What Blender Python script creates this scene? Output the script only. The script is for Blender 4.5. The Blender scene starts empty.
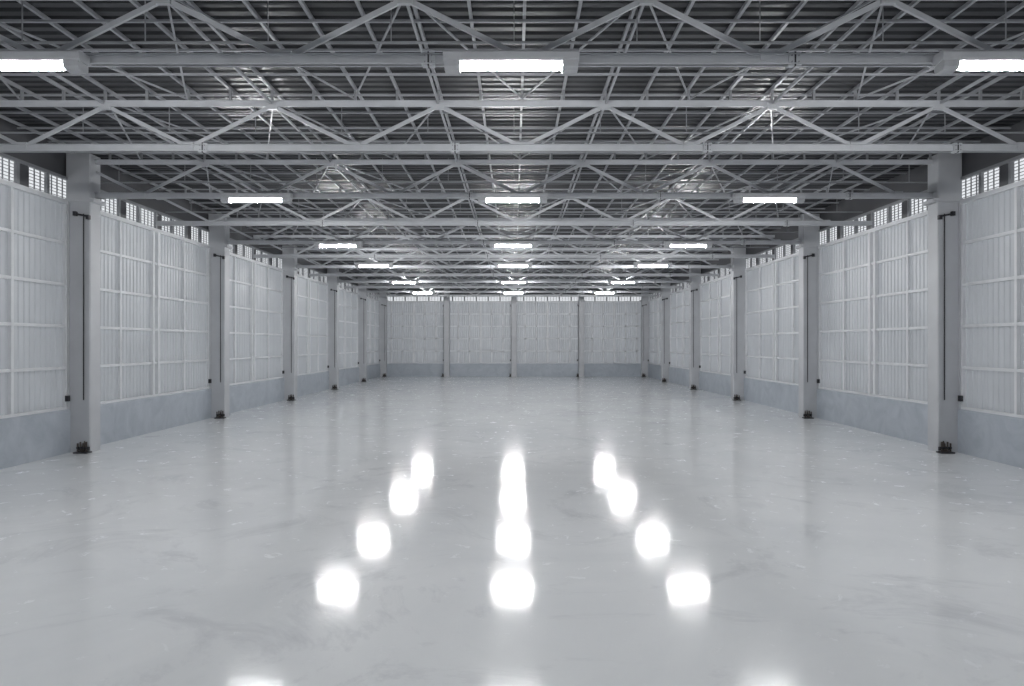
import bpy, math, random
from mathutils import Vector, Matrix
random.seed(4)
S=bpy.context.scene
COL=S.collection

# ---------------------------------------------------------------- materials
def newmat(name):
    m=bpy.data.materials.new(name); m.use_nodes=True
    nt=m.node_tree; b=nt.nodes['Principled BSDF']
    return m,nt,b
def simple(name,col,rough=.5,metal=0,var=.06,scale=3,spec=.5):
    m,nt,b=newmat(name)
    tc=nt.nodes.new('ShaderNodeTexCoord')
    n=nt.nodes.new('ShaderNodeTexNoise'); n.inputs['Scale'].default_value=scale; n.inputs['Detail'].default_value=5
    nt.links.new(tc.outputs['Object'],n.inputs['Vector'])
    r=nt.nodes.new('ShaderNodeValToRGB')
    r.color_ramp.elements[0].position=.3; r.color_ramp.elements[1].position=.7
    r.color_ramp.elements[0].color=tuple(c*(1-var) for c in col)+(1,)
    r.color_ramp.elements[1].color=tuple(min(1,c*(1+var)) for c in col)+(1,)
    nt.links.new(n.outputs['Fac'],r.inputs['Fac']); nt.links.new(r.outputs['Color'],b.inputs['Base Color'])
    b.inputs['Roughness'].default_value=rough; b.inputs['Metallic'].default_value=metal
    b.inputs['Specular IOR Level'].default_value=spec
    return m
M_steel=simple('painted_steel_white',(.50,.515,.54),.45,0,.05)
M_steelb=simple('painted_steel_light_grey',(.36,.37,.395),.45,0,.05)
M_steel2=simple('painted_steel_grey',(.28,.29,.305),.45,0,.08)
M_column=simple('column_paint',(.50,.512,.535),.5,0,.05,1.5)
M_frame=simple('wall_frame_paint',(.70,.715,.735),.5,0,.04)
M_dark=simple('black_steel',(.03,.03,.035),.4,.3,.2,20)
M_rust=simple('dark_bolt_steel',(.10,.085,.075),.45,.6,.3,30)
M_case=simple('lamp_housing',(.46,.47,.49),.35)
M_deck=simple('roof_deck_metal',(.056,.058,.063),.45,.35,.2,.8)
M_deckup=simple('upper_wall_sheet',(.10,.102,.11),.5,.2,.1,1)

def panel_mat():
    m,nt,b=newmat('translucent_corrugated_panel')
    tc=nt.nodes.new('ShaderNodeTexCoord')
    n=nt.nodes.new('ShaderNodeTexNoise'); n.inputs['Scale'].default_value=.5; n.inputs['Detail'].default_value=6
    nt.links.new(tc.outputs['Object'],n.inputs['Vector'])
    r=nt.nodes.new('ShaderNodeValToRGB')
    r.color_ramp.elements[0].position=.3; r.color_ramp.elements[1].position=.7
    r.color_ramp.elements[0].color=(.41,.427,.448,1); r.color_ramp.elements[1].color=(.50,.518,.54,1)
    nt.links.new(n.outputs['Fac'],r.inputs['Fac']); nt.links.new(r.outputs['Color'],b.inputs['Base Color'])
    b.inputs['Roughness'].default_value=.4
    t=nt.nodes.new('ShaderNodeBsdfTranslucent'); t.inputs['Color'].default_value=(.77,.80,.84,1)
    mx=nt.nodes.new('ShaderNodeMixShader'); mx.inputs[0].default_value=.18
    out=nt.nodes['Material Output']
    nt.links.new(b.outputs[0],mx.inputs[1]); nt.links.new(t.outputs[0],mx.inputs[2]); nt.links.new(mx.outputs[0],out.inputs['Surface'])
    return m
M_panel=panel_mat()

def concrete_mat():
    m,nt,b=newmat('blue_grey_concrete')
    tc=nt.nodes.new('ShaderNodeTexCoord')
    n=nt.nodes.new('ShaderNodeTexNoise'); n.inputs['Scale'].default_value=1.3; n.inputs['Detail'].default_value=10; n.inputs['Roughness'].default_value=.65; n.inputs['Distortion'].default_value=1.2
    nt.links.new(tc.outputs['Object'],n.inputs['Vector'])
    r=nt.nodes.new('ShaderNodeValToRGB')
    r.color_ramp.elements[0].position=.32; r.color_ramp.elements[1].position=.68
    r.color_ramp.elements[0].color=(.37,.41,.46,1); r.color_ramp.elements[1].color=(.48,.52,.57,1)
    nt.links.new(n.outputs['Fac'],r.inputs['Fac']); nt.links.new(r.outputs['Color'],b.inputs['Base Color'])
    b.inputs['Roughness'].default_value=.4
    return m
M_conc=concrete_mat()

def floor_mat():
    m,nt,b=newmat('polished_epoxy_floor')
    N=nt.nodes.new; L=nt.links.new
    tc=N('ShaderNodeTexCoord')
    n1=N('ShaderNodeTexNoise'); n1.inputs['Scale'].default_value=.25; n1.inputs['Detail'].default_value=9; n1.inputs['Roughness'].default_value=.62; n1.inputs['Distortion'].default_value=.8
    L(tc.outputs['Object'],n1.inputs['Vector'])
    r1=N('ShaderNodeValToRGB'); e=r1.color_ramp.elements
    e[0].position=.32; e[1].position=.62
    e[0].color=(.73,.755,.775,1); e[1].color=(.82,.84,.855,1)
    L(n1.outputs['Fac'],r1.inputs['Fac'])
    # faint stains
    n2=N('ShaderNodeTexNoise'); n2.inputs['Scale'].default_value=.38; n2.inputs['Detail'].default_value=13; n2.inputs['Roughness'].default_value=.70; n2.inputs['Distortion'].default_value=2.2
    L(tc.outputs['Object'],n2.inputs['Vector'])
    r2=N('ShaderNodeValToRGB'); e=r2.color_ramp.elements
    e[0].position=.53; e[1].position=.68; e[0].color=(0,0,0,1); e[1].color=(1,1,1,1)
    L(n2.outputs['Fac'],r2.inputs['Fac'])
    mix=N('ShaderNodeMix'); mix.data_type='RGBA'; mix.blend_type='MIX'
    mul=N('ShaderNodeMath'); mul.operation='MULTIPLY'; mul.inputs[1].default_value=.8
    L(r2.outputs['Color'],mul.inputs[0]); L(mul.outputs[0],mix.inputs[0])
    L(r1.outputs['Color'],mix.inputs[6]); mix.inputs[7].default_value=(.60,.62,.65,1)
    # worn chips
    n3=N('ShaderNodeTexNoise'); n3.inputs['Scale'].default_value=3.0; n3.inputs['Detail'].default_value=11; n3.inputs['Roughness'].default_value=.72; n3.inputs['Distortion'].default_value=.6
    L(tc.outputs['Object'],n3.inputs['Vector'])
    r3=N('ShaderNodeValToRGB'); e=r3.color_ramp.elements
    e[0].position=.59; e[1].position=.63; e[0].color=(0,0,0,1); e[1].color=(1,1,1,1)
    L(n3.outputs['Fac'],r3.inputs['Fac'])
    mulc=N('ShaderNodeMath'); mulc.operation='MULTIPLY'; mulc.inputs[1].default_value=.28
    L(r3.outputs['Color'],mulc.inputs[0])
    mix2=N('ShaderNodeMix'); mix2.data_type='RGBA'
    L(mulc.outputs[0],mix2.inputs[0]); L(mix.outputs[2],mix2.inputs[6]); mix2.inputs[7].default_value=(.50,.515,.54,1)
    L(mix2.outputs[2],b.inputs['Base Color'])
    ms=N('ShaderNodeMapRange'); ms.inputs['To Min'].default_value=.36; ms.inputs['To Max'].default_value=.05
    L(r3.outputs['Color'],ms.inputs['Value']); L(ms.outputs[0],b.inputs['Specular IOR Level'])
    mr=N('ShaderNodeMapRange'); mr.inputs['To Min'].default_value=.10; mr.inputs['To Max'].default_value=.30
    L(r3.outputs['Color'],mr.inputs['Value']); L(mr.outputs[0],b.inputs['Roughness'])
    n4=N('ShaderNodeTexNoise'); n4.inputs['Scale'].default_value=.8; n4.inputs['Detail'].default_value=3
    L(tc.outputs['Object'],n4.inputs['Vector'])
    bp=N('ShaderNodeBump'); bp.inputs['Strength'].default_value=.08; bp.inputs['Distance'].default_value=.05
    L(n4.outputs['Fac'],bp.inputs['Height']); L(bp.outputs[0],b.inputs['Normal'])
    return m
M_floor=floor_mat()

def emis(name,col,s):
    m,nt,b=newmat(name)
    b.inputs['Base Color'].default_value=(.9,.9,.9,1)
    b.inputs['Emission Color'].default_value=col+(1,)
    b.inputs['Emission Strength'].default_value=s
    return m
M_tube=emis('fluorescent_tube',(1,1,1),240)

# ---------------------------------------------------------------- mesh builder
class B:
    def __init__(s): s.v=[];s.f=[];s.mi=[];s.mats=[]
    def m(s,mat):
        if mat not in s.mats: s.mats.append(mat)
        return s.mats.index(mat)
    def box(s,x0,x1,y0,y1,z0,z1,mat):
        i=len(s.v); k=s.m(mat)
        s.v+=[(x0,y0,z0),(x1,y0,z0),(x1,y1,z0),(x0,y1,z0),(x0,y0,z1),(x1,y0,z1),(x1,y1,z1),(x0,y1,z1)]
        for q in ((0,3,2,1),(4,5,6,7),(0,1,5,4),(1,2,6,5),(2,3,7,6),(3,0,4,7)):
            s.f.append(tuple(i+a for a in q)); s.mi.append(k)
    def bar(s,p,q,w,h,mat,up=(0,0,1)):
        p=Vector(p);q=Vector(q);d=(q-p).normalized();u=Vector(up)
        if abs(d.dot(u))>.99: u=Vector((0,1,0))
        a=d.cross(u).normalized()*w/2; c=a.cross(d).normalized()*h/2
        i=len(s.v);k=s.m(mat)
        for o in (p,q):
            for t in (-a-c,a-c,a+c,-a+c): s.v.append(tuple(o+t))
        for f in ((0,3,2,1),(4,5,6,7),(0,1,5,4),(1,2,6,5),(2,3,7,6),(3,0,4,7)):
            s.f.append(tuple(i+x for x in f)); s.mi.append(k)
    def cyl(s,p,q,r,mat,n=10,r2=None):
        p=Vector(p);q=Vector(q);d=(q-p).normalized();r2=r if r2 is None else r2
        u=Vector((0,0,1)) if abs(d.z)<.9 else Vector((0,1,0))
        a=d.cross(u).normalized();c=a.cross(d)
        i=len(s.v);k=s.m(mat)
        for o,rr in ((p,r),(q,r2)):
            for j in range(n):
                t=2*math.pi*j/n; s.v.append(tuple(o+(a*math.cos(t)+c*math.sin(t))*rr))
        for j in range(n):
            s.f.append((i+j,i+(j+1)%n,i+n+(j+1)%n,i+n+j)); s.mi.append(k)
        s.f.append(tuple(i+j for j in range(n))[::-1]); s.mi.append(k)
        s.f.append(tuple(i+n+j for j in range(n))); s.mi.append(k)
    def prism(s,poly,axis,a0,a1,mat):
        i=len(s.v);k=s.m(mat);n=len(poly)
        for a in (a0,a1):
            for (u,w) in poly:
                s.v.append({'x':(a,u,w),'y':(u,a,w),'z':(u,w,a)}[axis])
        for j in range(n):
            s.f.append((i+j,i+(j+1)%n,i+n+(j+1)%n,i+n+j)); s.mi.append(k)
        s.f.append(tuple(i+j for j in range(n))[::-1]); s.mi.append(k)
        s.f.append(tuple(i+n+j for j in range(n))); s.mi.append(k)
    def quad(s,a,b,c,d,mat):
        i=len(s.v); s.v+=[a,b,c,d]; s.f.append((i,i+1,i+2,i+3)); s.mi.append(s.m(mat))
    def mesh(s,name):
        me=bpy.data.meshes.new(name); me.from_pydata(s.v,[],s.f)
        for m in s.mats: me.materials.append(m)
        me.polygons.foreach_set('material_index',s.mi); me.update()
        import bmesh
        bm=bmesh.new(); bm.from_mesh(me); bmesh.ops.recalc_face_normals(bm,faces=bm.faces); bm.to_mesh(me); bm.free()
        return me
    def obj(s,name,loc=(0,0,0)):
        o=bpy.data.objects.new(name,s.mesh(name)); o.location=loc; COL.objects.link(o); return o
def inst(me,name,loc,rz=0):
    o=bpy.data.objects.new(name,me); o.location=loc; o.rotation_euler=(0,0,rz); COL.objects.link(o); return o

# ---------------------------------------------------------------- dimensions
W=12.4; Y0=-7.25; Y1=63.3; BAY=8.8; YC=19.15
ZB=1.2; ZP=6.93; ZC=7.62; ZR=8.46
YCOL=[YC+BAY*k for k in range(-3,6)]

b=B(); b.box(-W-.3,W+.3,Y0-.3,Y1+.3,-.2,0,M_floor); b.obj('floor')

# ceiling: ribbed deck (ribs run across)
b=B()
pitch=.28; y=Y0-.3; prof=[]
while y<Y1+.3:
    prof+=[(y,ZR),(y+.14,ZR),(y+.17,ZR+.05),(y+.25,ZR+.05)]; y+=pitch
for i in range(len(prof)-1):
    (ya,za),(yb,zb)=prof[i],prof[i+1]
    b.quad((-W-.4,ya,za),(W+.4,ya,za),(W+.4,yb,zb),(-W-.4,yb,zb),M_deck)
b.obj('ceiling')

# purlin grid below deck
b=B()
xs=[.17+ .885*k for k in range(-14,14)]
for x in xs:
    if abs(x)>W-.1: continue
    b.box(x-.026,x+.026,Y0,Y1,ZR-.07,ZR-.004,M_steelb)
y=Y0+.6
while y<Y1-.2:
    b.box(-W+.05,W-.05,y-.022,y+.022,ZR-.11,ZR-.071,M_steelb); y+=1.125
b.obj('roof_purlin_grid')

# trusses
ZL=7.16; ZU=8.1
YT=[-3.5,1.0,5.5,10.0,14.5,19.15]
yy=YC
while yy<Y1-5: 
    yy+=4.4; YT.append(yy)
def truss():
    b=B()
    E=W-.05
    b.box(-E,E,-.02,.02,-.075,.075,M_steel)
    b.box(-E,E,-.07,.07,.063,.075,M_steel); b.box(-E,E,-.07,.07,-.075,-.063,M_steel)
    zu=ZU-ZL
    b.box(-E,E,-.02,.02,zu-.06,zu+.06,M_steel)
    b.box(-E,E,-.06,.06,zu+.048,zu+.06,M_steel)
    P=3.54
    for k in range(-5,6):
        ax=-1.6+P*k
        for sx in (-1,1):
            bx=ax+sx*P/2
            if abs(bx)>E or abs(ax)>E: 
                continue
            b.bar((ax,.03,zu-.03),(bx,.03,.03),.045,.075,M_steel)
        if abs(ax)<E:
            b.box(ax-.11,ax+.11,-.032,.045,zu-.12,zu+.02,M_steel)
        bx=ax+P/2
        if abs(bx)<E:
            b.box(bx-.11,bx+.11,-.032,.045,-.02,.12,M_steel)
    for sxp in (-1.25,4.1,-6.6,9.4):
        b.box(sxp-.09,sxp+.09,-.05,.05,-.1,.1,M_steel)
        b.box(sxp-.012,sxp+.012,-.055,.055,-.104,.104,M_dark)
        for bx in (-.05,.05):
            for bz in (-.045,.045):
                b.cyl((sxp+bx,-.065,bz),(sxp+bx,-.045,bz),.012,M_steel2,6)
    for k in range(-13,14):
        x=.17+.885*k
        if abs(x)<E: b.box(x-.025,x+.025,-.025,.025,zu+.06,ZR-.07-ZL,M_steel2)
    return b.mesh('roof_truss')
tm=truss()
for y in YT: inst(tm,'roof_truss',(0,y,ZL))

# longitudinal ties and plan bracing at top chord level
b=B()
P=3.54
nodes=[-1.6+P*k for k in range(-3,5)]
for i in range(len(YT)-1):
    ya,yb=YT[i],YT[i+1]
    for k,ax in enumerate(nodes):
        if abs(ax)>W-.4: continue
        b.bar((ax,ya+.08,ZU),(ax,yb-.08,ZU),.04,.055,M_steelb)
        for cx in (ax+P/2,ax-P/2):
            if abs(cx)>W-.4: continue
            b.bar((ax,ya+.08,ZU+.08),(cx,yb-.08,ZU+.08),.03,.03,M_steelb)
b.obj('roof_bracing')

b=B()
for y in YT:
    b.cyl((-W+.1,y+.55,ZL+.5),(W-.1,y+.55,ZL+.5),.022,M_steel2,8)
    for k in range(-6,7):
        b.bar((k*1.9,y+.55,ZL+.52),(k*1.9,y+.55,ZR-.1),.015,.015,M_steel2)
b.obj('ceiling_conduit_run')

# ---------------------------------------------------------------- walls
RP=.2
def ribs(a0,a1):
    prof=[];y=a0
    while y<a1:
        prof+=[(y,0),(y+.10,0),(y+.125,.022),(y+.175,.022)]; y+=RP
    return [(min(a,a1),c) for a,c in prof]+[(a1,0)]
def side_wall(sgn,name):
    b=B(); X=sgn*W
    prof=ribs(Y0,Y1)
    for i in range(len(prof)-1):
        (ya,da),(yb,db)=prof[i],prof[i+1]
        if yb-ya<1e-6: continue
        xa=X+sgn*(.04+da); xb=X+sgn*(.04+db)
        b.quad((xa,ya,ZB),(xb,yb,ZB),(xb,yb,ZP),(xa,ya,ZP),M_panel)
    b.box(min(X+sgn*.05,X+sgn*.09),max(X+sgn*.05,X+sgn*.09),Y0,Y1,ZC,ZR,M_deckup)
    def fb(ya,yb,za,zb,d0=0.0,d1=.09,mat=M_frame):
        xa=X+sgn*.04; xb=X-sgn*d1
        b.box(min(xa,xb),max(xa,xb),ya,yb,za,zb,mat)
    nb=len(YCOL)-1
    for k in range(nb):
        a=YCOL[k]+.25; c=YCOL[k+1]-.25; mid=(a+c)/2
        for q in (-.16,.16): fb(mid+q-.055,mid+q+.055,ZB,ZP,0,.07)
        for q in (.25,.75):
            yq=a+(c-a)*q; fb(yq-.045,yq+.045,ZB,ZP,0,.04)
        fb(a+.02,a+.1,ZB,ZP,0,.05); fb(c-.1,c-.02,ZB,ZP,0,.05)
    n=5
    for j in range(1,n):
        z=ZB+(ZP-ZB)*j/n
        fb(Y0,Y1,z-.04,z+.04,0,.03)
    fb(Y0,Y1,ZB,ZB+.07,0,.06); fb(Y0,Y1,ZP-.07,ZP+.05,0,.08)
    return b.obj(name)
side_wall(-1,'wall_left'); side_wall(1,'wall_right')

def clerestory(sgn,name):
    b=B(); X=sgn*W
    def fb(ya,yb,za,zb,t=.03,mat=M_frame):
        xa=X+sgn*.06; xb=X+sgn*(.06-t*2)
        b.box(min(xa,xb),max(xa,xb),ya,yb,za,zb,mat)
    y=Y0+.1;k=0
    while y<Y1:
        if k%5==0: fb(y-.05,y+.05,ZP+.05,ZC,.04,M_steel2)
        elif k%5==1 and (k//5)%2==0: fb(y-.2,y+.2,ZP+.05,ZC,.02,M_deckup)
        else: fb(y-.012,y+.012,ZP+.05,ZC,.012,M_steel2)
        y+=.22;k+=1
    fb(Y0,Y1,ZC-.08,ZC,.05,M_steel2)
    z=ZP+.12
    while z<ZC-.1:
        fb(Y0,Y1,z-.008,z+.008,.008,M_steel2); z+=.085
    return b.obj(name)
clerestory(-1,'window_1'); clerestory(1,'window_2')

def base(sgn,name):
    b=B();X=sgn*W
    xi=X-sgn*.12; xo=X+sgn*.25
    b.prism([(xo,0),(xi,0),(xi,ZB-.04),(xi+sgn*.04,ZB),(xo,ZB)],'y',Y0,Y1,M_conc)
    return b.obj(name)
base(-1,'baseboard_left'); base(1,'baseboard_right')

def end_wall(Y,sgn,name,wname,bname):
    b=B(); n=0
    prof=ribs(-W,W)
    for i in range(len(prof)-1):
        (xa,da),(xb,db)=prof[i],prof[i+1]
        if xb-xa<1e-6: continue
        b.quad((xa,Y+sgn*(.04+da),ZB),(xb,Y+sgn*(.04+db),ZB),(xb,Y+sgn*(.04+db),ZP),(xa,Y+sgn*(.04+da),ZP),M_panel)
    def fb(xa,xb,za,zb,d1=.09,mat=M_frame,bb=b):
        ya=Y+sgn*.04; yb=Y-sgn*d1
        bb.box(xa,xb,min(ya,yb),max(ya,yb),za,zb,mat)
    fb(-W,W,ZC,ZR,-.03,M_deckup)
    for k in range(-2,2):
        a=k*6.2;c=a+6.2
        for q in (1/6,2/6,.5,4/6,5/6):
            xq=a+6.2*q
            w=.10 if q==.5 else .055
            fb(xq-w,xq+w,ZB,ZP,.06 if q==.5 else .03)
    for j in range(1,5):
        z=ZB+(ZP-ZB)*j/5; fb(-W,W,z-.055,z+.055,.03)
    fb(-W,W,ZB,ZB+.07,.06); fb(-W,W,ZP-.07,ZP+.05,.08)
    b.obj(name)
    w=B(); x=-W+.1;k=0
    while x<W:
        if k%4==0: fb(x-.06,x+.06,ZP+.05,ZC,.0,M_steel2,w)
        else: fb(x-.015,x+.015,ZP+.05,ZC,-.01,M_steel2,w)
        x+=.275;k+=1
    fb(-W,W,ZC-.08,ZC,.03,M_steel2,w)
    for z in (ZP+.15,ZP+.25,ZP+.35,ZP+.45,ZP+.55): fb(-W,W,z-.01,z+.01,-.01,M_steel2,w)
    w.obj(wname)
    c=B(); ya=Y+sgn*.25; yb=Y-sgn*.12
    c.prism([(ya,0),(yb,0),(yb,ZB-.04),(yb+sgn*.04,ZB),(ya,ZB)],'x',-W,W,M_conc)
    c.obj(bname)
end_wall(Y1,1,'wall_far','window_3','baseboard_far')
end_wall(Y0,-1,'wall_near','window_4','baseboard_near')

# ---------------------------------------------------------------- columns
def column_mesh(side):
    b=B()
    D=.66; w=.25; c=.025
    def X(x): return x*side
    def bx(x0,x1,y0,y1,z0,z1,m): b.box(min(X(x0),X(x1)),max(X(x0),X(x1)),y0,y1,z0,z1,m)
    poly=[(X(0),-w),(X(D-c),-w),(X(D),-w+c),(X(D),w-c),(X(D-c),w),(X(0),w)]
    b.prism(poly,'z',0,ZR-.18,M_column)
    bx(.0,D+.12,-w-.04,w+.04,6.93,7.03,M_column)
    bx(.0,.1,-w-.04,-w,1.2,7.0,M_column)
    xr=.50
    b.cyl((X(xr),-w-.03,1.45),(X(xr),-w-.03,6.6),.016,M_dark,8)
    for z in (1.7,3.0,4.3,5.6): bx(xr-.03,xr+.03,-w-.02,-w,z-.015,z+.015,M_column)
    b.bar((X(xr-.22),-w-.05,6.60),(X(xr+.16),-w-.05,6.52),.04,.05,M_dark)
    bx(xr-.26,xr-.18,-w-.1,-w,6.54,6.66,M_dark)
    bx(xr+.1,xr+.18,-w-.1,-w,6.44,6.56,M_dark)
    bx(.05,.14,-w-.13,-w-.04,1.42,1.58,M_dark)
    bx(.34,D+.06,-w-.24,-w,0,.04,M_dark)
    for i,xx in enumerate((.40,.48,.56,.64)):
        b.cyl((X(xx),-w-.13,.04),(X(xx),-w-.13,.27+.04*(i%2)),.024,M_rust,8)
        b.cyl((X(xx),-w-.13,.12),(X(xx),-w-.13,.17),.037,M_dark,6)
    b.bar((X(.36),-w-.07,.12),(X(.68),-w-.07,.12),.07,.09,M_dark)
    b.prism([(-w-.2,.04),(-w,.04),(-w,.32)],'x',min(X(.50),X(.53)),max(X(.50),X(.53)),M_rust)
    return b.mesh('steel_column')
cl=column_mesh(1); cr=column_mesh(-1)
for y in YCOL[1:-1]:
    inst(cl,'steel_column',(-W+.0,y,0)); inst(cr,'steel_column',(W,y,0))
for x in (-6.2,0,6.2):
    inst(cl,'steel_column',(x,Y1-.0,0),-math.pi/2)
for x in (-6.2,0,6.2):
    inst(cl,'steel_column',(x,Y0,0),math.pi/2)
for x,s in ((-W,cl),(W,cr)):
    inst(s,'steel_column',(x,Y1-.37,0)); 

# ---------------------------------------------------------------- lamps (hung on the camera-side face of the bottom chord)
def lamp_mesh():
    b=B()
    b.prism([(-.11,-.03),(.11,-.03),(.13,0),(.13,.09),(.10,.12),(-.10,.12),(-.13,.09),(-.13,0)],'x',-.97,.97,M_case)
    for s in (-1,1):
        x0,x1=sorted((s*.73,s*.95))
        b.prism([(-.08,-.15),(.08,-.15),(.12,-.11),(.12,-.03),(-.12,-.03),(-.12,-.11)],'x',x0,x1,M_case)
    b.cyl((-.73,0,-.085),(.73,0,-.085),.042,M_tube,14)
    for x in (-.7,.7):
        b.box(x-.02,x+.02,-.02,.16,.12,.14,M_steel2)
    return b.mesh('ceiling_light_fixture')
lm=lamp_mesh()
for y in (.8,9.83,18.95,27.76,34.8,44.3,53.3):
    for x in (-7.1,0,7.1):
        inst(lm,'ceiling_light_fixture',(x-.04,y-.02,7.06))

# ---------------------------------------------------------------- world
w=bpy.data.worlds.new('sky'); S.world=w; w.use_nodes=True
bg=w.node_tree.nodes['Background']; bg.inputs[0].default_value=(.93,.96,1,1); bg.inputs[1].default_value=.85

# ---------------------------------------------------------------- camera
cd=bpy.data.cameras.new('camera'); cam=bpy.data.objects.new('camera',cd); COL.objects.link(cam)
cd.lens=24; cd.sensor_width=36; cd.shift_x=-.002; cd.shift_y=.001; cd.clip_end=300
cam.location=(0,0,3); cam.rotation_euler=(math.pi/2,0,0)
S.camera=cam
S.view_settings.view_transform='Standard'; S.view_settings.look='None'; S.view_settings.exposure=0.07
